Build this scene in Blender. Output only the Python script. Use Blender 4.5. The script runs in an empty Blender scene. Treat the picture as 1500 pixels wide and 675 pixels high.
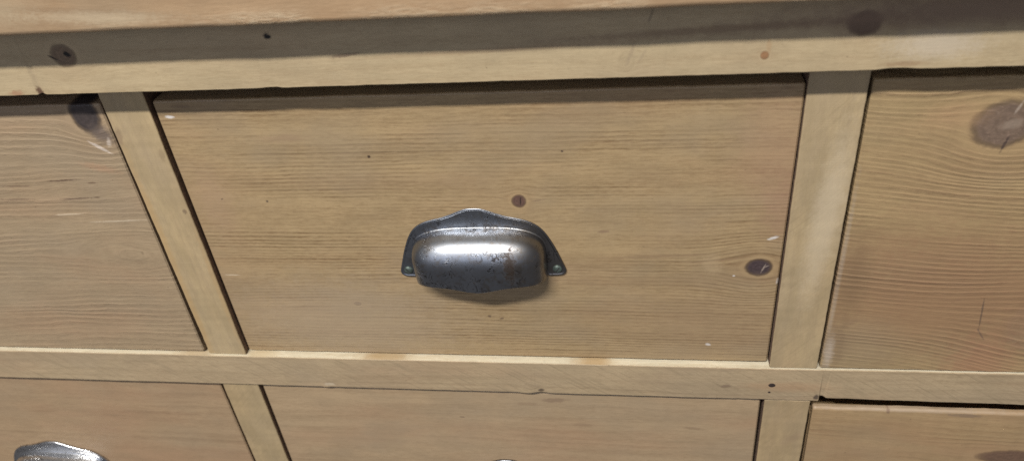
import bpy, bmesh, math, random
from mathutils import Vector, Matrix, noise as mn

random.seed(7)
scene = bpy.context.scene
COL = scene.collection
BASE = 720.0                       # height (mm) of the chest's reference level above its foot


def W(x, y, z):                    # chest millimetres -> world metres
    return Vector((x / 1000.0, y / 1000.0, (z + BASE) / 1000.0))


# --------------------------------------------------------------------------- node helper
class S:
    """A shader socket with arithmetic."""
    def __init__(self, nt, sock):
        self.nt, self.s = nt, sock

    def _m(self, op, *a):
        n = self.nt.nodes.new('ShaderNodeMath'); n.operation = op
        for i, v in enumerate(a):
            if isinstance(v, S): self.nt.links.new(v.s, n.inputs[i])
            else: n.inputs[i].default_value = v
        return S(self.nt, n.outputs[0])

    def __add__(s, o): return s._m('ADD', s, o)
    def __radd__(s, o): return s._m('ADD', o, s)
    def __sub__(s, o): return s._m('SUBTRACT', s, o)
    def __rsub__(s, o): return s._m('SUBTRACT', o, s)
    def __mul__(s, o): return s._m('MULTIPLY', s, o)
    def __rmul__(s, o): return s._m('MULTIPLY', o, s)
    def __truediv__(s, o): return s._m('DIVIDE', s, o)
    def f(s, op, *a): return s._m(op, s, *a)

    def step(s, lo, hi, a=0.0, b=1.0):
        n = s.nt.nodes.new('ShaderNodeMapRange'); n.interpolation_type = 'SMOOTHSTEP'
        s.nt.links.new(s.s, n.inputs[0])
        for i, v in enumerate((lo, hi, a, b)): n.inputs[i + 1].default_value = v
        return S(s.nt, n.outputs[0])


class NT:
    def __init__(self, name):
        self.mat = bpy.data.materials.new(name); self.mat.use_nodes = True
        self.nt = self.mat.node_tree; self.nt.nodes.clear()
        self.out = self.nt.nodes.new('ShaderNodeOutputMaterial')
        self.bsdf = self.nt.nodes.new('ShaderNodeBsdfPrincipled')
        self.nt.links.new(self.bsdf.outputs[0], self.out.inputs[0])

    def coords(self, origin):
        tc = self.nt.nodes.new('ShaderNodeTexCoord')
        sp = self.nt.nodes.new('ShaderNodeSeparateXYZ')
        self.nt.links.new(tc.outputs['Object'], sp.inputs[0])
        return [S(self.nt, sp.outputs[i]) * 1000.0 + float(origin[i]) for i in range(3)]

    def vec(self, x, y, z):
        n = self.nt.nodes.new('ShaderNodeCombineXYZ')
        for i, v in enumerate((x, y, z)):
            if isinstance(v, S): self.nt.links.new(v.s, n.inputs[i])
            else: n.inputs[i].default_value = v
        return n.outputs[0]

    def noise(self, x, y, z, detail=2.0, rough=0.5, dist=0.0):
        n = self.nt.nodes.new('ShaderNodeTexNoise'); n.noise_dimensions = '3D'
        n.inputs['Scale'].default_value = 1.0
        n.inputs['Detail'].default_value = detail
        n.inputs['Roughness'].default_value = rough
        n.inputs['Distortion'].default_value = dist
        self.nt.links.new(self.vec(x, y, z), n.inputs['Vector'])
        return S(self.nt, n.outputs[0])

    def white(self, x):
        n = self.nt.nodes.new('ShaderNodeTexWhiteNoise'); n.noise_dimensions = '1D'
        self.nt.links.new(x.s, n.inputs['W'])
        return S(self.nt, n.outputs[0])

    def mix(self, fac, a, b, mode='MIX'):
        n = self.nt.nodes.new('ShaderNodeMix'); n.data_type = 'RGBA'; n.blend_type = mode
        if isinstance(fac, S): self.nt.links.new(fac.s, n.inputs[0])
        else: n.inputs[0].default_value = fac
        for v, i in ((a, 6), (b, 7)):
            if isinstance(v, S): self.nt.links.new(v.s, n.inputs[i])
            else: n.inputs[i].default_value = (*v, 1.0)
        return S(self.nt, n.outputs[2])

    def bump(self, h, dist_mm, strength=1.0):
        n = self.nt.nodes.new('ShaderNodeBump')
        n.inputs['Strength'].default_value = strength
        n.inputs['Distance'].default_value = dist_mm / 1000.0
        self.nt.links.new(h.s, n.inputs['Height'])
        self.nt.links.new(n.outputs[0], self.bsdf.inputs['Normal'])

    def put(self, key, v):
        if isinstance(v, S): self.nt.links.new(v.s, self.bsdf.inputs[key])
        elif isinstance(v, tuple): self.bsdf.inputs[key].default_value = (*v, 1.0)
        else: self.bsdf.inputs[key].default_value = v


# --------------------------------------------------------------------------- pine
def pine(name, origin, axis='x', seed=0.0, light=(.44, .31, .185), dark=(.25, .155, .08),
         spacing=4.0, contrast=.55, wav=5.0, slope=0.0, curve=(0, 0, 0), ridge=.5, bump_mm=.25,
         pink=.35, grey=.3, fiber=.5, knots=(), stains_shading=(), saw=0.0, saw_dir=(.5, .85), rough=.5,
         pinkcol=(.36, .22, .14), greycol=(.31, .245, .175), pores=.4, fray=None, warmth=1.0):
    """Aged waxed pine. Growth rings run along the axis, bend round the knots and carry fibres, pores and blotches.
    knots: (u, v, ru, rv, colour, strength, pull)   stains: (u, v, ru, rv, angle, colour, strength)"""
    tone = lambda k: tuple(a * (1 - b * warmth) for a, b in zip(k, (.085, .105, .185)))          # yellow tint per board; lowered where cool light is put into the colour
    light, dark, pinkcol, greycol = tone(light), tone(dark), tone(pinkcol), tone(greycol)
    t = NT(name)
    X, Y, Z = t.coords(origin)
    u, v = (X, Z) if axis == 'x' else (Z, X)
    wob = t.noise(u * .004 + seed, v * .02, Y * .02, 2.0)
    wob2 = t.noise(u * .02 + seed, v * .05, Y * .05, 2.0)
    vv = v + (wob - .5) * (2 * wav) + (wob2 - .5) * (wav * .45)
    if slope: vv = vv + u * slope
    if curve[1]:
        du = u - curve[0]
        vv = vv + du * du * curve[1]
    kmask = None; kinfo = []
    for (ku, kv, ru, rv, col, st, pull) in knots:
        du = (u - ku) / ru; dv = v - kv; dq = dv / rv
        r2 = du * du + dq * dq
        if pull:
            g = (r2 * (-.11 if pull >= .8 else -.26)).f('EXPONENT')
            vv = vv - dv * g * pull
        kinfo.append((du, dq, r2, col, st))
    slow = t.noise(vv * .035, seed, 1.7, 2.0)
    tt = vv / spacing + slow * 3.0 + Y * (.22 / spacing)
    fr = tt.f('FRACT')
    late = fr.step(.05, .70) * fr.step(.74, 1.0, 1.0, 0.0)
    amp = t.white(tt.f('FLOOR')) * .65 + .35
    patch = t.noise(u * .007 + 4.0 + seed, v * .03, Y * .03, 2.0).step(.36, .66, .15, 1.0)
    ring = late * amp * patch
    fib = t.noise(u * .026 + seed, vv * .42, Y * .42, 4.0, .65)
    streak = t.noise(u * .13 + seed, vv * .72, Y * .7, 3.0, .7)
    band = t.noise(u * .0035 + seed * 1.7, vv * .075, Y * .07, 3.0, .6)
    fine = t.noise(u * .07, vv * 1.0, Y * 1.0 + seed, 3.0, .75)
    b5 = t.noise(u * .45 + seed, v * .7, Y * .6, 3.0, .7)
    fac = ring * contrast * (streak * 1.6 + .2) + (fib - .5) * fiber + (fine - .5) * (fiber * 1.2) + (streak - .5) * (fiber * 2.0) + (b5 - .5) * (fiber * .9) + (band - .5) * (fiber * 1.9) + .10
    fac = fac.f('MAXIMUM', 0.0).f('MINIMUM', 1.0)
    c = t.mix(fac, light, dark)
    if pink:
        b1 = t.noise(u * .008 + 11 + seed, v * .022, Y * .02, 3.0, .55).step(.42, .72)
        c = t.mix(b1 * pink, c, pinkcol)
    if grey:
        b2 = t.noise(u * .010 + 31 + seed, v * .018, Y * .02, 4.0, .6).step(.42, .70)
        c = t.mix(b2 * grey, c, greycol)
    # cloudy handling marks, large and small
    b3 = t.noise(u * .030 + 50 + seed, v * .07, Y * .05, 4.0, .6)
    c = t.mix(b3.step(.32, .72, .0, .32 if axis == 'x' else .6), c, tuple(k * .66 for k in light))
    b4 = t.noise(u * .22 + seed, v * .45, Y * .4, 3.0, .65)
    c = t.mix(b4.step(.52, .80, .0, .30), c, tuple(k * .60 for k in light))
    # short dark pores along the grain
    if pores:
        po = t.noise(u * .16 + 7 + seed, vv * 1.5, Y, 2.0, .5).step(.68, .80)
        c = t.mix(po * pores, c, tuple(k * .45 for k in dark))
        sp = t.noise(u * .33 + 70 + seed, v * .5, Y * .4, 1.0, .5).step(.775, .82)
        c = t.mix(sp * (pores * .9), c, (.06, .035, .022))
    h = fib * .35 + fine * .3 + streak * .35 - ring * ridge * (streak * 1.2 + .4)
    if saw:
        a, b = saw_dir
        sw = t.noise((u * a + v * b) * .55 + seed, (u * b - v * a) * .025, Y * .02, 3.0, .6)
        c = t.mix(sw.step(.5, .75, 0, .45 * saw), c, tuple(k * .62 for k in light))
        h = h - sw * (.5 * saw)
    # knots
    kn = t.noise(u * .16 + seed, v * .16, Y * .1, 3.0, .6)
    for (du, dq, r2, col, st) in kinfo:
        d = r2.f('SQRT') + (kn - .5) * .34
        halo = (r2 * -.32).f('EXPONENT') * (.40 * st * st)
        c = t.mix(halo, c, tuple(.55 * x + .45 * y for x, y in zip(dark, pinkcol)))
        m = d.step(.80, 1.08, 1.0, 0.0)
        rr = (d * 17.0 + kn * 5.0).f('SINE') * .5 + .5
        kc = t.mix(rr * .45, col, tuple(k * .6 for k in col))
        kc = t.mix(b5.step(.45, .75, 0, .5), kc, tuple(k * 1.7 for k in col))
        c = t.mix(m * st, c, kc)
        edge = d.step(.78, .98) * d.step(.98, 1.22, 1.0, 0.0)
        c = t.mix(edge * (.65 * st ** 3), c, tuple(k * .45 for k in col))
        pale = d.step(1.05, 1.25) * d.step(1.3, 1.75, 1.0, 0.0)
        c = t.mix(pale * (.35 * st ** 3), c, tuple(min(1, k * 1.1) for k in light))
        h = h + m * .35 + rr * m * .12
    # stains, painted light and shade, flecks and cracks
    for (su, sv, ru, rv, ang, col, st) in stains_shading:
        ca, sa = math.cos(ang), math.sin(ang)
        au, av = u - su, v - sv
        p = (au * ca + av * sa) / ru; q = (av * ca - au * sa) / rv
        d = (p * p + q * q).f('SQRT') + (kn - .5) * .8 + (b5 - .5) * (1.3 if min(ru, rv) < 9 else .5)
        c = t.mix(d.step(.45 if ru * rv < 40 else .25, 1.15 if ru * rv < 40 else 1.5, 1.0, 0.0) * st, c, col)
    if fray:                          # torn fibres along the worn lower edge
        lo, hi = fray
        fz = t.noise(X * .09 + Z * .25, Z * .45 - X * .05, Y * .3 + seed, 4.0, .7)
        big = t.noise(X * .013 + 2.3, Y * .05, 4.4, 2.0).step(.42, .62)
        mz = Z.step(lo, hi, 1.0, 0.0) * big
        c = t.mix(mz * fz.step(.35, .65) * .6, c, (.54, .45, .31))
        h = h + mz * fz * 3.0
    t.put('Base Color', c)
    t.put('Roughness', (fib * .16) + (rough - .08))
    t.put('Specular IOR Level', .45)
    t.bump(h, bump_mm)
    return t.mat


def metal(name, shiny=0.0, seed=0.0):
    t = NT(name)
    X, Y, Z = t.coords((seed * 13.0, 0, seed * 7.0))
    n1 = t.noise(X * .06 + seed, Y * .06, Z * .06, 4.0, .6)
    n2 = t.noise(X * .25, Y * .25, Z * .25 + seed, 5.0, .65, .6)
    base = t.mix(n1.step(.35, .7), (.29 + .39 * shiny, .31 + .375 * shiny, .345 + .35 * shiny), (.23 + .33 * shiny, .245 + .32 * shiny, .275 + .30 * shiny))
    if not shiny:                     # brown tarnish, heaviest at the right-hand end
        base = t.mix((X + (n2 - .5) * 60.0).step(6, 44) * .6, base, (.18, .155, .13))
        base = t.mix(n2.step(.47, .62) * n1.step(.4, .6) * .45, base, (.17, .14, .11))
    # thin wandering cracks in the old plating
    cr = t.noise(X * .14 + 9 + seed, Y * .14, Z * .14, 3.0, .6, 1.2)
    line = (cr - .5).f('ABSOLUTE').step(.004, .03, 1.0, 0.0)
    where = t.noise(X * .07 + 3, Y * .07 + seed, Z * .07, 2.0).step(.47, .62)
    crack = line * where
    c = t.mix(crack * .9, base, (.05, .038, .028))
    rust = t.noise(X * .11 + 21 + seed, Y * .11, Z * .17, 5.0, .72).step(.60 + .05 * shiny, .72 + .05 * shiny)
    if not shiny:
        px = (X - 24.0) / 4.5; pz = (Z - 21.0) / 13.0
        rust = rust.f('MAXIMUM', ((px * px + pz * pz).f('SQRT') + (n2 - .5) * 3.6).step(.5, 1.1, 1.0, 0.0))
    c = t.mix(rust * .85, c, (.062, .042, .029))
    spots = n2.step(.58, .74)
    c = t.mix(spots * .3, c, (.10, .09, .085))
    t.put('Base Color', c)
    met = (rust * -.15) + 1.0
    t.put('Metallic', met.f('MAXIMUM', 0.1))
    t.put('Roughness', n1 * .12 + n2 * .12 + rust * .20 + (.25 - .12 * shiny))
    t.put('Coat Weight', (rust + crack).f('MAXIMUM', 0.0).f('MINIMUM', 1.0) * -.25 + .25); t.put('Coat Roughness', .10)
    t.bump(n2 * .12 + n1 * .5 - crack * .8 - rust * .3, .07)
    return t.mat


def plain(name, col, rough=.6, metallic=0.0):
    t = NT(name)
    X, Y, Z = t.coords((0, 0, 0))
    n = t.noise(X * .5, Y * .5, Z * .5, 3.0, .6)
    t.put('Base Color', t.mix(n.step(.3, .7), col, tuple(k * .5 for k in col)))
    t.put('Roughness', rough); t.put('Metallic', metallic)
    return t.mat


# --------------------------------------------------------------------------- meshes
def link(name, bm, mats, origin, parent=None):
    bmesh.ops.recalc_face_normals(bm, faces=bm.faces)
    me = bpy.data.meshes.new(name); bm.to_mesh(me); bm.free()
    for m in mats: me.materials.append(m)
    o = bpy.data.objects.new(name, me); COL.objects.link(o)
    o.location = Vector(origin) / 1000.0
    if parent: o.parent = parent
    return o


def add_board(bm, A, B, n=60, r=1.2, wob=.25, seed=0.0, freq=.03, chips=(), top_slot=None, origin=(0, 0, 0)):
    """A worn board swept from the end loop A to the end loop B (four corners each, going round)."""
    A = [Vector(p) for p in A]; B = [Vector(p) for p in B]
    L = sum((B[i] - A[i]).length for i in range(4)) / 4
    rs = r if isinstance(r, (list, tuple)) else [r] * 4
    inset = min(rs)
    stations = [(0.0, inset)] + [((inset + (L - 2 * inset) * i / n) / L, 0.0) for i in range(n + 1)] + [(1.0, inset)]
    org = Vector(origin); SEG = 3
    rows = []
    for s, ins in stations:
        P = [A[i].lerp(B[i], s) for i in range(4)]
        Q = []
        for i in range(4):
            dp = (P[i - 1] - P[i]).normalized(); dn = (P[(i + 1) % 4] - P[i]).normalized()
            a = s * L
            w1 = mn.noise((a * freq + i * 17.3, seed, 0.3)) + .5 * mn.noise((a * freq * 5 + i * 3.1, seed, 4.3))
            w2 = mn.noise((a * freq + i * 11.7, seed, 9.3)) + .5 * mn.noise((a * freq * 5 + i * 7.7, seed, 2.3))
            off = dp * (w1 * wob) + dn * (w2 * wob)
            for (ca, ci, depth, wid) in chips:
                if ci == i: off += (dp + dn) * (depth * math.exp(-((a - ca) / wid) ** 4))
            Q.append((P[i] + off, dp, dn))
        ring = []
        for i, (p, dp, dn) in enumerate(Q):
            rr = rs[i]
            c = p + (dp + dn) * (rr + (0 if not ins else 0))
            for k in range(SEG + 1):
                th = math.pi / 2 * k / SEG
                pt = c - (dn * math.cos(th) + dp * math.sin(th)) * rr
                if ins: pt += (dp + dn) * ins * .8
                ring.append(bm.verts.new(pt - org))
        rows.append(ring)
    N = len(rows[0])
    for a, b in zip(rows, rows[1:]):
        for i in range(N):
            f = bm.faces.new((a[i], a[(i + 1) % N], b[(i + 1) % N], b[i]))
            k = i % (SEG + 1)
            f.smooth = k != SEG
            if top_slot is not None and i in top_slot[1]: f.material_index = top_slot[0]
    bm.faces.new(rows[0][::-1]); bm.faces.new(rows[-1])


def xloop(x, yf, yb, zt, zb):      # end loop of a board lying along x: front-top, back-top, back-bottom, front-bottom
    g = lambda k, i: k[i] if isinstance(k, (tuple, list)) else k
    # yf may be (top, bottom); x may be (top, bottom)
    return [(g(x, 0), g(yf, 0), zt), (g(x, 0), yb, zt), (g(x, 1), yb, zb), (g(x, 1), g(yf, 1), zb)]


def zloop(z, xl, xr, yf, yb):      # end loop of an upright board
    return [(xl, yf, z), (xl, yb, z), (xr, yb, z), (xr, yf, z)]


def add_box(bm, x0, x1, y0, y1, z0, z1, origin):
    add_board(bm, xloop(x0, y0, y1, z1, z0), xloop(x1, y0, y1, z1, z0), n=4, r=.6, wob=0, origin=origin)


# --------------------------------------------------------------------------- the chest
chest = bpy.data.objects.new('chest_of_drawers', None); COL.objects.link(chest)
chest.location = (-.105, .2, 0); chest.empty_display_size = .1
chest['label'] = 'old waxed pine chest of drawers with worn steel cup pulls'
chest['category'] = 'chest of drawers'
CH = Vector((-105.0, 200.0, -720.0))     # its origin in chest millimetres


def part(name, bm, mats, origin, parent=None, label=None):
    o = link(name, bm, mats, Vector(origin) - (CH if parent is None else Vector(parent['_o'])), parent or chest)
    o['_o'] = tuple(origin)
    if label: o['label'] = label
    return o


XL, XR = -768.0, 560.0
KN = (.085, .05, .038)

# the stains with painted shade, and the knots of the two top pieces were measured on planes behind their faces: scale them about the measuring eye
def away(items, k):
    return [tuple(v * k for v in it[:4]) + tuple(it[4:]) for it in items]


# top board
org = (-105, 200, -140)
bm = bmesh.new()
add_board(bm, xloop(XL - 14, -39.8, 425, -108, -146.8), xloop(XR + 14, -39.8, 425, -108, -146.8), n=260,
          r=[2.5, 2, 2, 3.0], wob=.35, seed=3, freq=.02, origin=org)
m = pine('pine_top_board', org, seed=2.0, light=(.42, .29, .185), dark=(.27, .165, .095), spacing=17, contrast=.5, wav=11,
         slope=.05, curve=(-310, -.00022, 0), ridge=.3, pink=.4, grey=.45, fiber=.35, bump_mm=.3, pores=.2, fray=(-144.6, -134.5),
         pinkcol=(.40, .27, .17),
         stains_shading=away([(-330, -141.5, 70, 2.2, -.08, (.22, .145, .085), .5), (-372, -140, 34, 9, 0, (.40, .315, .205), .6),
                 (-300, -147, 45, 4, -.05, (.46, .37, .25), .6)], .94))
part('top_board', bm, [m], org)

# top rail: a strip that stands well proud of the drawers
org = (-105, 2, -172)
K = .9744
bm = bmesh.new()
add_board(bm, xloop(XL, -16.6, 20, -147.2, -193.1), xloop(XR, -16.6, 20, -147.2, -193.1), n=420, r=[1, 1, 1, .5], wob=.2, seed=5,
          freq=.09, chips=[(-366 * K - XL, 3, .9, 2.2), (138 * K - XL, 3, .5, 9), (-214 * K - XL, 3, .35, 6)], origin=org)
m = pine('pine_top_rail', org, seed=5.0, light=(.48, .385, .25), dark=(.32, .235, .14), warmth=.6, spacing=9, contrast=.3, wav=5, ridge=.25,
         pink=.12, grey=.25, fiber=.55, bump_mm=.2, pores=.35,
         knots=away([(-339.7, -172.8, 7.5, 7.0, (.17, .115, .075), .9, .75), (117.3, -171.6, 8.0, 6.6, KN, .85, .75),
                (68.8, -187.4, 2.1, 2.3, (.26, .13, .06), .85, .5), (-5.0, -187.5, 5, 7, (.33, .25, .15), .08, .6)], K),
         stains_shading=away([(-337, -172, 2.6, 1.8, -.5, (.012, .009, .008), 1.0), (-207.8, -165.9, 2.6, 2.4, 0, (.012, .009, .008), 1.0),
                 (-347, -174, 3.5, .8, -.5, (.05, .035, .025), .9),
                 (70.6, -182, 1.6, 5.0, 0, (.36, .24, .13), .5), (-366.5, -196, 2.6, 4.5, .2, (.10, .05, .03), .9),
                 (-383, -196.5, 6, 2.4, 0, (.30, .14, .08), .6), (-2, -184, 1.2, 8, -.35, (.30, .23, .15), .5),
                 (4, -186, 1.0, 5, -.5, (.30, .23, .15), .4), (9, -161.6, .9, 6, -.3, (.16, .12, .08), .5),
                 (-165, -179, 10, 1.4, .1, (.17, .115, .08), .7), (142, -195, 13, 1.8, .03, (.25, .15, .08), .55),
                 (155, -185, 24, 8, 0, (.52, .45, .36), .55), (-366, -187, 2.2, 11, .1, (.36, .28, .18), .45),
                 (40, -172, 95, 2.6, .035, (.20, .13, .08), .6), (190, -166, 120, 10, .02, (.20, .135, .095), .85),  # streak and broad band paint a second shadow on the right
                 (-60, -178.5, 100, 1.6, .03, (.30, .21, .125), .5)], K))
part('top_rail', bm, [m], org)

# middle rail: proud of the stiles on the left, flush on the right; its upper face is raw wood
org = (-105, 10, -445)
bm = bmesh.new()
add_board(bm, xloop(XL, -2.6, 24, -427.9, -460.0), xloop(60, -1.4, 24, -429.0, -461.0), n=340, r=[.45, 1, 1, .9], wob=.2, seed=9,
          freq=.05, chips=[(-82 - XL, 3, -.35, 5), (-71 - XL, 3, .45, 5), (-243 - XL, 3, -.4, 3)], top_slot=(1, (3,)), origin=org)
add_board(bm, xloop(58, -1.4, 24, -429.0, -461.0), xloop(132, -.8, 24, -429.6, -461.6), n=40, r=[.45, 1, 1, 1.0], wob=.35, seed=9.5,
          freq=.05, top_slot=(1, (3,)), origin=org)
add_board(bm, xloop(130, -.6, 24, -429.4, -458.6), xloop(XR, -.8, 24, -428.6, -462.0), n=200, r=[.5, 1, 1, 1.1], wob=.25, seed=12,
          freq=.05, chips=[(3, 3, 1.2, 3)], top_slot=(1, (3,)), origin=org)
m = pine('pine_middle_rail', org, seed=8.0, light=(.435, .335, .215), dark=(.27, .195, .12), warmth=.35, spacing=7, contrast=.4, wav=7, ridge=.3,
         pink=.25, grey=.35, fiber=.55, saw=1.5, saw_dir=(.55, .8), bump_mm=.22,
         knots=[(-78, -452, 7, 4.5, (.36, .27, .18), .15, .7)],
         stains_shading=[(65.6, -447.6, 4.5, 2.0, 0, (.17, .115, .08), .65), (110, -447, 30, 5, 0, (.36, .225, .13), .5),
                 (-71, -457.5, 3.0, 1.8, .3, (.06, .04, .03), .8), (130, -457.5, 2.2, 3, 0, (.05, .035, .03), .8),
                 (-240, -457, 5, 2.2, 0, (.50, .42, .31), .6)])
m2 = pine('pine_raw_ledge', org, seed=21.0, light=(.64, .58, .45), dark=(.47, .38, .25), spacing=2, contrast=.4, wav=2, pink=0, warmth=.3,
          grey=0, fiber=.6, pores=.3,
          stains_shading=[(-190, -428, 20, 30, 0, (.34, .22, .10), .7), (-30, -428, 14, 30, 0, (.36, .23, .10), .75),
                  (-345, -428, 16, 30, 0, (.36, .25, .13), .6), (-290, -428, 12, 30, 0, (.44, .33, .18), .5)])
rail = part('middle_rail', bm, [m, m2], org)

bm = bmesh.new(); org = (-105, 10, -700)
add_board(bm, xloop(XL, -1, 24, -686, -719.5), xloop(XR, -1, 24, -686, -719.5), n=60, r=1, wob=.3, seed=13, origin=org)
part('bottom_rail', bm, [m], org)

# stiles, each length between two rails
SIDE = plain('brown_stile_side', (.22, .14, .095), .8)  # darker brown for the faces beside the drawers
DIM = plain('raw_inside_wood', (.17, .125, .085), .8)


def stile(xl, xr, zt, zb, seed, stains_shading=(), knots=(), saw=.5, light=(.485, .375, .225)):
    org = ((xl[0] + xr[0]) / 2, 12, (zt + zb) / 2)
    bm = bmesh.new()
    add_board(bm, zloop(zt, xl[0], xr[0], 0, 26), zloop(zb, xl[1], xr[1], 0, 26), n=160, r=[.8, 1, 1, .8], wob=.3, seed=seed,
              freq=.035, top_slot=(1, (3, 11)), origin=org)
    m = pine('pine_stile', org, axis='z', seed=seed, light=light, dark=(.35, .265, .17), warmth=.6, spacing=10, contrast=.42, wav=4, ridge=.25,
             pink=.3, grey=.5, pinkcol=(.37, .25, .14), fiber=.5, saw=saw, saw_dir=(.62, -.7), stains_shading=stains_shading, knots=knots, bump_mm=.16, pores=.2)
    part('stile', bm, [m, SIDE], org)


EDGE = (.40, .27, .13)
stile((-333.2, -333.4), (-302.6, -302.4), -193.3, -428.2, 30,
      stains_shading=[(-291.4, -306, 2.4, 2.0, .3, (.16, .11, .07), .7), (-310, -331.5, 70, 3.2, 0, EDGE, .7), (-360, -304, 60, 2.2, 0, EDGE, .5),
              (-395, -331.5, 40, 3.2, 0, EDGE, .7), (-232, -331, 8, 3, .2, (.24, .17, .11), .6), (-246, -306, 6, 2.5, .1, (.25, .18, .11), .5)],
      saw=.25)
stile((94.7, 94.6), (126.9, 126.9), -193.3, -429.0, 34,
      stains_shading=[(-289, 111, 5, 3, 0, (.36, .27, .17), .5), (-300, 116, 60, 9, .06, (.53, .44, .31), .6)], saw=.9, light=(.465, .36, .22))  # long pale patch is a highlight painted into the colour
stile((-333.6, -334.2), (-302.5, -302.4), -461.2, -685.5, 38, saw=.7, light=(.45, .345, .205))
stile((94.6, 94.0), (126.9, 126.6), -462.2, -685.5, 42, saw=.8, light=(.43, .325, .195), stains_shading=[(-505, 118, 10, 4, .8, (.29, .205, .13), .45)])
for zt, zb, sd in ((-193.3, -427.8, 46), (-462.2, -685.5, 48)):
    stile((XL, XL), (XL + 31, XL + 31), zt, zb, sd)
    stile((XR - 31, XR - 31), (XR, XR), zt, zb, sd + 5)

# carcass behind
org = (-105, 215, -438)
for x0, x1 in ((XL, XL + 20), (XR - 20, XR)):
    bm = bmesh.new(); o2 = ((x0 + x1) / 2, 218, -438)
    add_box(bm, x0, x1, 26.3, 410, -719, -147.2, o2)
    part('side_panel', bm, [pine('pine_side_panel', o2, seed=x0, spacing=9)], o2)
bm = bmesh.new(); o2 = (-105, 404, -438)
add_box(bm, XL + 20.5, XR - 20.5, 399, 409, -719, -147.2, o2); part('back_panel', bm, [DIM], o2)
bm = bmesh.new(); o2 = (-105, 212, -708)
add_box(bm, XL + 20.5, XR - 20.5, 26.3, 398.5, -715, -702, o2); part('bottom_panel', bm, [DIM], o2)


# --------------------------------------------------------------------------- drawers
def drawer(xl, xr, zt, zb, yt, yb, seed, mat_kw, r=(1.4, 1, 1, 1.2), label=None, wob=.3, chips=(), lip=None):
    """xl, xr = (x at the top, x at the bottom); yt, yb = front face at the top and at the bottom."""
    org = ((xl[0] + xr[0]) / 2, 12, (zt + zb) / 2)
    bm = bmesh.new()
    if lip:
        add_board(bm, xloop(xl, yt + lip[0] + .2, 22, zt - lip[1], zb), xloop(xr, yt + lip[0] + .2, 22, zt - lip[1], zb), n=20, r=1, origin=org)
    add_board(bm, xloop(xl, (yt, yb), 22 if not lip else yt + lip[0], zt, zb), xloop(xr, (yt, yb), 22 if not lip else yt + lip[0], zt, zb), n=240, r=list(r), wob=wob, seed=seed, freq=.03,
              chips=chips, origin=org)
    a, b = max(xl) + 5, min(xr) - 5
    zt2, zb2 = zt - (5 if not lip else 16), zb + 3
    for (x0, x1, y0, y1, z0, z1) in ((a, a + 11, 22, 380, zb2, zt2), (b - 11, b, 22, 380, zb2, zt2),
                                     (a + 11.2, b - 11.2, 368, 380, zb2, zt2), (a + 11.2, b - 11.2, 22, 367.5, zb2 + 4, zb2 + 10)):
        add_box(bm, x0, x1, y0 + .3, y1, z0, z1, org)
    m = pine('pine_drawer', org, seed=seed, **mat_kw)
    return part('drawer', bm, [m], org, label=label)


FLECK = (.58, .54, .51)
d_mid = drawer((-300.0, -301.2), (94.0, 93.4), -208.4, -427.4, 2.0, 4.0, 50, dict(
    light=(.415, .305, .182), dark=(.205, .132, .07), spacing=3.1, contrast=.74, wav=4.5, ridge=.5, pink=.25, grey=.5, fiber=.6, bump_mm=.2,
    knots=[(-73.6, -286.3, 4.4, 4.6, (.11, .062, .05), .95, .7), (80.0, -340.2, 8.0, 6.6, (.062, .043, .045), 1.0, .85),
           (-201, -376.2, 2.8, 2.0, (.16, .10, .07), .6, .5)],
    stains_shading=[(83, -341, .7, 4.2, -.35, (.30, .24, .20), .75), (84.5, -339.5, 2.6, .6, .5, (.30, .24, .20), .6), (-72.6, -286.5, .6, 3.2, -.1, (.03, .02, .018), .9), (-215, -395, 90, 42, 0, (.37, .29, .205), .5), (55, -392, 75, 34, .05, (.285, .195, .12), .4), (-170, -270, 90, 7, .01, (.27, .185, .11), .3), (30, -352, 70, 6, .02, (.25, .17, .10), .35), (-20, -311, 4.5, 1.6, .05, (.22, .14, .09), .6), (84, -250, 24, 50, .05, (.34, .20, .14), .26), (90, -295, 12, 26, 0, (.30, .165, .115), .3),  # broad lower-left grey is painted cool light; lower-right patch is darker brown
            (86.6, -316.2, 4.4, 1.3, .35, FLECK, .9), (-292, -219.9, 3.6, 1.1, -.1, FLECK, .95), (51.3, -410.9, 2.4, 1.5, -.3, FLECK, .8),
            (64.8, -347.4, 1.1, .8, 0, FLECK, .9), (-290.9, -350.1, 7, .7, 0, (.55, .45, .33), .7),
            (93, -352, 1.2, 3, 0, FLECK, .6), (-166.8, -251.4, 1.2, 1.3, 0, (.05, .03, .02), .95), (-43.9, -249.6, 1.0, .8, 0, (.06, .04, .03), .9),
            (-104, -387, 1.6, 1.4, 0, (.1, .065, .045), .75), (-95, -389, 1.8, .9, .3, (.1, .065, .045), .7),
            (-220, -237, 16, 3, 0, (.28, .19, .12), .5), (-283, -285, 12, 30, 0, (.36, .24, .165), .25),
            (-245, -285, 1.0, 1.0, 0, (.1, .07, .05), .8), (-277, -283, 1.3, .8, .5, (.1, .07, .05), .7),
            (-61.5, -286, 5, .45, .2, (.16, .1, .07), .6), (-85, -284, 5, .4, -.15, (.16, .1, .07), .5),
            (20, -331, 38, 1.3, .05, (.22, .145, .085), .55), (55, -334, 22, 1.0, .12, (.23, .15, .09), .5),
            (-282, -212.5, 8, 2.0, 0, (.14, .09, .07), .3), (50, -338, 6, 9, .2, (.42, .31, .185), .4)]),
    label='pine drawer front with tarnished cup pull, a small knot and a dark knot')
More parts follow.
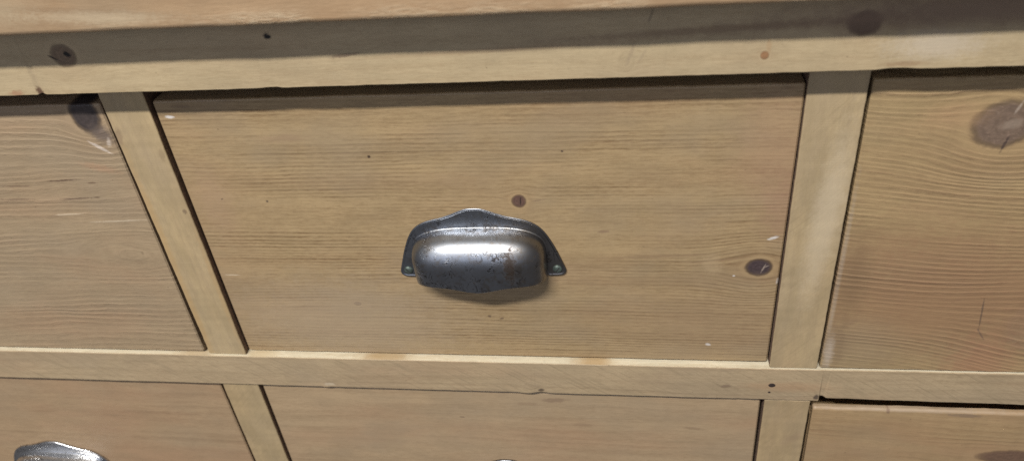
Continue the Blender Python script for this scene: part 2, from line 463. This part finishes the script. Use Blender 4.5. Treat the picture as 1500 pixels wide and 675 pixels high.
d_left = drawer((-722, -722), (-335.6, -337.6), -208.6, -427.0, 1.4, .9, 60, dict(
    light=(.37, .28, .185), dark=(.20, .138, .088), warmth=.6, spacing=5.2, contrast=.38, wav=11, slope=-.03, curve=(-400, .00035, 0), ridge=-.8, pink=.35,  # base darkened to paint in the light fading leftward
    grey=.55, fiber=.4, bump_mm=.4,
    knots=[(-349.5, -216, 9.5, 13, (.045, .036, .036), .97, .7), (-362, -330, 14, 6, (.36, .27, .175), .10, .8)],
    stains_shading=[(-343, -231, 8, 7, -.5, (.13, .1, .085), .85), (-349, -240.5, 9, 1.4, -.65, (.55, .47, .40), .8), (-341, -237, 2, 4, -.3, (.55, .47, .40), .6),
            (-388, -265.8, 16, .7, .05, (.10, .06, .04), .85), (-384, -280.8, 14, .8, .04, (.11, .07, .05), .8), (-368, -280, 3, .9, 0, (.12, .08, .05), .8),
            (-366, -268, 5, .7, 0, (.13, .08, .05), .7), (-430, -281, 16, 1.0, 0, (.14, .09, .06), .6), (-425, -270, 12, .8, 0, (.14, .09, .06), .6),
            (-396, -294, 14, .8, .05, (.52, .42, .3), .7), (-360, -300, 26, .8, .04, (.54, .45, .33), .55), (-356, -256, 14, 3, -.25, (.36, .215, .13), .5)]),
    label='pine drawer front with a near black knot in its upper right corner')
d_right = drawer((128.9, 128.9), (517, 517), -206.5, -428.4, .4, .2, 70, dict(
    light=(.41, .30, .17), dark=(.205, .13, .075), spacing=3.7, contrast=.5, wav=3, slope=.12, ridge=-.9, pink=.3,
    grey=.3, fiber=.45, bump_mm=.36, greycol=(.30, .25, .165),
    knots=[(201.5, -236, 15.5, 13.8, (.165, .115, .085), .97, .75), (262, -386, 24, 24, (.27, .195, .125), .5, .5)],
    stains_shading=[(206, -236, 7, 3.5, .2, (.34, .27, .21), .4), (206.5, -226, 1.0, 5.0, -.35, (.40, .33, .27), .6), (205, -248, .9, 6, -.2, (.06, .04, .035), .8),
            (223, -240, 5, 2, .5, (.36, .29, .225), .45), (176, -230, 16, 8, 0, (.40, .25, .14), .4),
            (200, -362, 105, 55, -.05, (.255, .14, .08), .62), (150, -405, 28, 22, 0, (.27, .205, .13), .45), (232, -425, 22, 30, 0, (.33, .165, .10), .5),
            (222.5, -375, .7, 15, .10, (.12, .08, .055), .75), (226.5, -394, .7, 7, .55, (.15, .10, .07), .65),
            (130.5, -350, 1.4, 70, 0, (.44, .38, .31), .4), (139, -348, 10, 36, 0, (.20, .128, .07), .6), (136, -405, 9, 20, 0, (.20, .135, .08), .5), (133, -414, 3, 16, 0, (.5, .43, .36), .5)]),
    label='pine drawer front with ridged grain and a large grey knot')
l_left = drawer((-722, -722), (-338.2, -338.6), -464.5, -684.6, 3.2, 3.2, 80, dict(
    light=(.40, .285, .18), dark=(.235, .15, .092), warmth=.6, spacing=10, contrast=.35, wav=7, ridge=.3, pink=.5, grey=.35, fiber=.5, bump_mm=.2, pores=.3,  # light falloff at the lower left is darkened into this base
    stains_shading=[(-520, -508, 16, 2, .05, (.26, .17, .1), .5), (-450, -510, 12, 1.2, 0, (.25, .165, .1), .5)]),
    label='reddish pine drawer front with a brighter cup pull')
l_mid = drawer((-300.6, -301.3), (92.0, 92.6), -464.8, -684.6, 2.6, 2.6, 90, dict(
    light=(.42, .31, .20), dark=(.245, .165, .10), warmth=.6, spacing=8, contrast=.36, wav=7, ridge=.3, pink=.4, grey=.5, fiber=.5, bump_mm=.2, pores=.35,
    stains_shading=[(-62, -473, 12, 3.0, .1, (.19, .125, .085), .55), (-84, -478, 10, 2, 0, (.24, .16, .1), .4), (-138, -496, 3, .8, 0, (.13, .085, .06), .7),
            (45, -500, 9, 1.8, -.1, (.22, .145, .09), .5), (-40, -500, 10, 2, 0, (.24, .16, .1), .45)]))
l_right = drawer((129.6, 131.8), (517, 517), -469.6, -684.6, .6, .6, 100, dict(
    light=(.43, .305, .18), dark=(.24, .145, .08), spacing=7, contrast=.42, wav=8, slope=.05, ridge=.5, pink=.6, grey=.35, fiber=.4, bump_mm=.22,
    knots=[(276, -517, 22, 7, (.12, .07, .05), .85, .7)],
    stains_shading=[(190, -470, 90, 1.8, 0, (.34, .26, .185), .8), (236, -473.5, 14, 2.2, 0, (.2, .14, .1), .6), (182, -471.5, 1.4, 2.6, .2, (.2, .13, .09), .7)]),
    r=(2.2, 1, 1, 1.0), wob=.5, lip=(4.6, 13), label='reddish pine drawer front whose pale top edge stands proud')


# --------------------------------------------------------------------------- cup pulls
def pull_mesh(mats):
    """Origin on the drawer face at the middle of the plate's foot line. x right, y into the drawer, z up (mm / 1000)."""
    bm = bmesh.new(); k = .001
    # plate outline (right half), then mirrored
    half = [(0, 55.6), (5, 55.3), (10.5, 53.4), (16, 51.0), (22, 48.9), (28, 47.4), (34, 45.6), (39, 43.0), (43.5, 39.2), (47, 34.2), (50, 28.0),
            (53, 20.5), (56, 11.5), (57.9, 5.5), (58.2, 3.2), (57.4, 1.2), (55.6, -.1), (53, -.6), (50, -.7), (46, -.7), (44, 2.0), (43, 10)]
    # resample smooth
    out = []
    pts = half
    for i in range(len(pts) - 1):
        p0 = pts[max(i - 1, 0)] if i else (-pts[1][0], pts[1][1]); p1 = pts[i]; p2 = pts[i + 1]; p3 = pts[min(i + 2, len(pts) - 1)]
        for s in range(4):
            u = s / 4
            out.append(tuple(.5 * ((2 * p1[j]) + (-p0[j] + p2[j]) * u + (2 * p0[j] - 5 * p1[j] + 4 * p2[j] - p3[j]) * u * u
                                   + (-p0[j] + 3 * p1[j] - 3 * p2[j] + p3[j]) * u ** 3) for j in (0, 1)))
    out.append(pts[-1])
    loop = out + [(-x, z) for x, z in reversed(out[1:])]
    n = len(loop)
    nrm = []
    for i in range(n):
        a = Vector(loop[i - 1]); b = Vector(loop[(i + 1) % n]); d = (b - a).normalized(); nrm.append(Vector((d.y, -d.x)))
    # profile of the edge: (inward shift, y); a small rolled bead round the rim
    prof = [(0, 0.0), (0, -1.3), (.25, -1.85), (.8, -2.1), (1.4, -1.9), (1.9, -1.55)]
    rings = []
    for ins, y in prof:
        rings.append([bm.verts.new(((x + nrm[i].x * ins * (1 if True else -1)) * k, y * k, (z + nrm[i].y * ins) * k)) for i, (x, z) in enumerate(loop)])
    # make sure "inward" is inward
    cx = sum(v.co.x for v in rings[-1][:40]); co = sum(v.co.x for v in rings[0][:40])
    if cx > co:
        for rg, (ins, y) in zip(rings, prof):
            for i, (x, z) in enumerate(loop): rg[i].co = ((x - nrm[i].x * ins) * k, y * k, (z - nrm[i].y * ins) * k)
    for a, b in zip(rings, rings[1:]):
        for i in range(n):
            f = bm.faces.new((a[i], a[(i + 1) % n], b[(i + 1) % n], b[i])); f.smooth = True
    bm.faces.new(rings[-1]); bm.faces.new(rings[0][::-1])
    # bowl
    Wd, H, D, z0 = 45.8, 21.3, 23.0, 18.5
    NU, NV = 72, 26
    grid = []
    for i in range(NU + 1):
        a = math.pi * i / NU
        ca, sa = math.cos(a), math.sin(a)
        X = -Wd * math.copysign(abs(ca) ** .62, ca)
        e = max(0.0, 1 - (abs(X) / Wd) ** 3.3) ** (1 / 3.3)
        eh = max(0.0, 1 - (abs(X) / Wd) ** 3.0) ** (1 / 3.0)
        col = []
        tp = z0 + H * eh
        col.append((X * 1.03, -1.2, tp + .9)); col.append((X * 1.006, -1.75, tp + .3))
        for j in range(NV + 1):
            ph = math.pi / 2 * (1 - j / NV)
            col.append((X, -2.2 - (D - 2.2) * e * math.cos(ph) ** .92, z0 + H * eh * math.sin(ph)))
        lip = 19.0 + .6 * (1 - e) + 0 - 15.2 * 0
        zb = 5.2 - 5.6 * (1 - e) - 4.2 * math.exp(-(X / 15.0) ** 2)
        for j in range(1, 9):
            s = j / 8
            col.append((X * (1 - .012 * s * s), -2.2 - (D - 2.2) * e * (1 - .03 * s * s), z0 + (zb - z0) * s))
        # rolled lip, inner face
        col.append((X * .975, -2.2 - (D - 2.2) * e * .955, zb - .5)); col.append((X * .955, -2.0 - (D - 3.2) * e * .90, zb + .3))
        for j in range(1, 7):
            s = j / 6
            col.append((X * .95, -1.5 - (D - 3.6) * e * .90 * math.cos(s * 1.45), zb + (z0 + H * eh * .9 - zb) * math.sin(s * 1.45)))
        grid.append([bm.verts.new((x * k, y * k, z * k)) for x, y, z in col])
    for a, b in zip(grid, grid[1:]):
        for j in range(len(a) - 1):
            f = bm.faces.new((a[j], a[j + 1], b[j + 1], b[j])); f.smooth = True
    # round-headed screws in the two ears, slotted
    for sx in (-1, 1):
        cx, cz = sx * 52.2, 5.0
        prev = None
        for rr, y in ((3.25, -1.5), (3.15, -2.1), (2.5, -2.75), (1.3, -3.05)):
            ring = [bm.verts.new(((cx + rr * math.cos(t * math.pi / 9)) * k, y * k, (cz + rr * math.sin(t * math.pi / 9)) * k)) for t in range(18)]
            if prev:
                for i in range(18):
                    f = bm.faces.new((prev[i], prev[(i + 1) % 18], ring[(i + 1) % 18], ring[i])); f.smooth = True; f.material_index = 1
            prev = ring
        f = bm.faces.new(prev); f.material_index = 1
        ang = .9 * sx
        dx, dz = math.cos(ang), math.sin(ang)
        q = []
        for a, b in ((-2.4, -.42), (2.4, -.42), (2.4, .42), (-2.4, .42)):
            q.append(((cx + a * dx - b * dz) * k, (cz + a * dz + b * dx) * k))
        lo = [bm.verts.new((x, -2.9 * k, z)) for x, z in q]; hi = [bm.verts.new((x, -3.12 * k, z)) for x, z in q]
        for i in range(4):
            f = bm.faces.new((lo[i], lo[(i + 1) % 4], hi[(i + 1) % 4], hi[i])); f.material_index = 2
        f = bm.faces.new(hi); f.material_index = 2
    bmesh.ops.recalc_face_normals(bm, faces=bm.faces)
    me = bpy.data.meshes.new('cup_pull'); bm.to_mesh(me); bm.free()
    for m in mats: me.materials.append(m)
    return me


VERD = plain('verdigris_screw', (.12, .155, .137), .5, .5)
SLOT = plain('dark_screw_slot', (.03, .03, .028), .8)  # near-black colour for the slot bars
OLD = metal('tarnished_steel', 0.0, 0.0)
SHINY = metal('polished_steel', .85, 5.0)
me_old = pull_mesh([OLD, VERD, SLOT])
me_shiny = me_old.copy(); me_shiny.materials[0] = SHINY


def pull(dr, x, y, z, rot=0.0, tilt=0.0, me=me_old, label=None):
    o = bpy.data.objects.new('cup_pull', me); COL.objects.link(o)
    o.parent = dr
    o.location = (Vector((x, y, z)) - Vector(dr['_o'])) / 1000.0
    o.rotation_euler = (tilt, rot, 0)
    if label: o['label'] = label
    return o


T = math.radians(-.65)
pull(d_mid, -104.0, 3.55, -347.4, math.radians(-1.0), T, label='tarnished steel cup pull with rusty cracks')
pull(d_left, -549.0, 1.0, -347.4)
pull(d_right, 326.0, .3, -347.4)
pull(l_left, -533.0, 3.1, -604.2, math.radians(2.0), 0, me_shiny, label='bright polished steel cup pull with a brown stain')
pull(l_mid, -106.5, 2.5, -602.6)
pull(l_right, 326.0, .5, -604.0)

# nails in the middle rail
IRON = plain('rusty_nail_head', (.06, .04, .035), .7, .3)
for x, z, r in ((97.8, -445.6, 2.4), (96.6, -452.9, 1.0)):
    bm = bmesh.new(); prev = None
    for rr, y in ((r, .5), (r, -.12), (r * .8, -.3)):
        ring = [bm.verts.new((rr * math.cos(t * math.pi / 10) * (1 + .08 * math.sin(t * 2.1)), y, rr * .8 * math.sin(t * math.pi / 10))) for t in range(20)]
        if prev:
            for i in range(20): bm.faces.new((prev[i], prev[(i + 1) % 20], ring[(i + 1) % 20], ring[i]))
        prev = ring
    bm.faces.new(prev)
    for v in bm.verts: v.co *= .001
    o = link('nail', bm, [IRON], (Vector((x, -1.15, z)) - Vector(rail['_o'])), rail)

# board meshes were built in millimetres: bring them to metres
for o in list(COL.objects):
    if o.type == 'MESH' and o.name.split('.')[0] not in ('cup_pull', 'nail'):
        o.data.transform(Matrix.Scale(.001, 4))
for o in COL.objects:
    if '_o' in o: del o['_o']

# --------------------------------------------------------------------------- camera
f_px, yaw, pitch, roll = 1174.447, -.187625921, .62393552, -.111747861
fw = Vector((math.sin(yaw) * math.cos(pitch), math.cos(yaw) * math.cos(pitch), -math.sin(pitch)))
rt = Vector((math.cos(yaw), -math.sin(yaw), 0)); up = rt.cross(fw)
c, s = math.cos(roll), math.sin(roll)
r2 = rt * c + up * s; u2 = -rt * s + up * c
cam = bpy.data.objects.new('camera', bpy.data.cameras.new('camera')); COL.objects.link(cam)
cam.matrix_world = Matrix(((r2.x, u2.x, -fw.x, 0), (r2.y, u2.y, -fw.y, -.42), (r2.z, u2.z, -fw.z, BASE / 1000), (0, 0, 0, 1)))
cam.data.sensor_width = 36; cam.data.lens = f_px / 1500 * 36
cam.data.dof.use_dof = True; cam.data.dof.focus_distance = .535; cam.data.dof.aperture_fstop = 7.0
cam.data.clip_start = .01; cam.data.clip_end = 50
scene.camera = cam

# --------------------------------------------------------------------------- light: a ceiling tube above and in front, a pale window behind
def area(name, loc, target, sx, sy, power, col):
    l = bpy.data.lights.new(name, 'AREA'); l.shape = 'RECTANGLE'; l.size = sx; l.size_y = sy; l.energy = power; l.color = col
    o = bpy.data.objects.new(name, l); COL.objects.link(o); o.location = loc
    o.rotation_euler = (Vector(target) - Vector(loc)).to_track_quat('-Z', 'Y').to_euler()
    return o


area('ceiling_tube', W(-650, -1790, 2130), W(-650, 0, -250), 1.6, .12, 143.0, (1.0, .96, .89))
area('window_light', W(-800, -2300, 620), W(-300, 0, -350), 2.8, 1.1, 15.0, (.78, .84, 1.0))

world = bpy.data.worlds.new('World'); scene.world = world; world.use_nodes = True
nt = world.node_tree; bg = nt.nodes['Background']
tc = nt.nodes.new('ShaderNodeTexCoord'); sp = nt.nodes.new('ShaderNodeSeparateXYZ'); mr = nt.nodes.new('ShaderNodeMapRange')
nt.links.new(tc.outputs['Generated'], sp.inputs[0]); nt.links.new(sp.outputs[2], mr.inputs[0])
mr.inputs[1].default_value = -.6; mr.inputs[2].default_value = .7
mx = nt.nodes.new('ShaderNodeMix'); mx.data_type = 'RGBA'
nt.links.new(mr.outputs[0], mx.inputs[0]); mx.inputs[6].default_value = (.40, .385, .39, 1); mx.inputs[7].default_value = (.46, .46, .50, 1)
nt.links.new(mx.outputs[2], bg.inputs[0]); bg.inputs[1].default_value = .30

scene.view_settings.view_transform = 'Standard'; scene.view_settings.look = 'None'
scene.view_settings.exposure = 0; scene.view_settings.gamma = 1
scene.render.engine = 'CYCLES'
scene.cycles.use_denoising = False          # the little that is left of the sampling noise reads as camera grain
scene.cycles.use_adaptive_sampling = False
scene.render.resolution_x = 1024; scene.render.resolution_y = 460
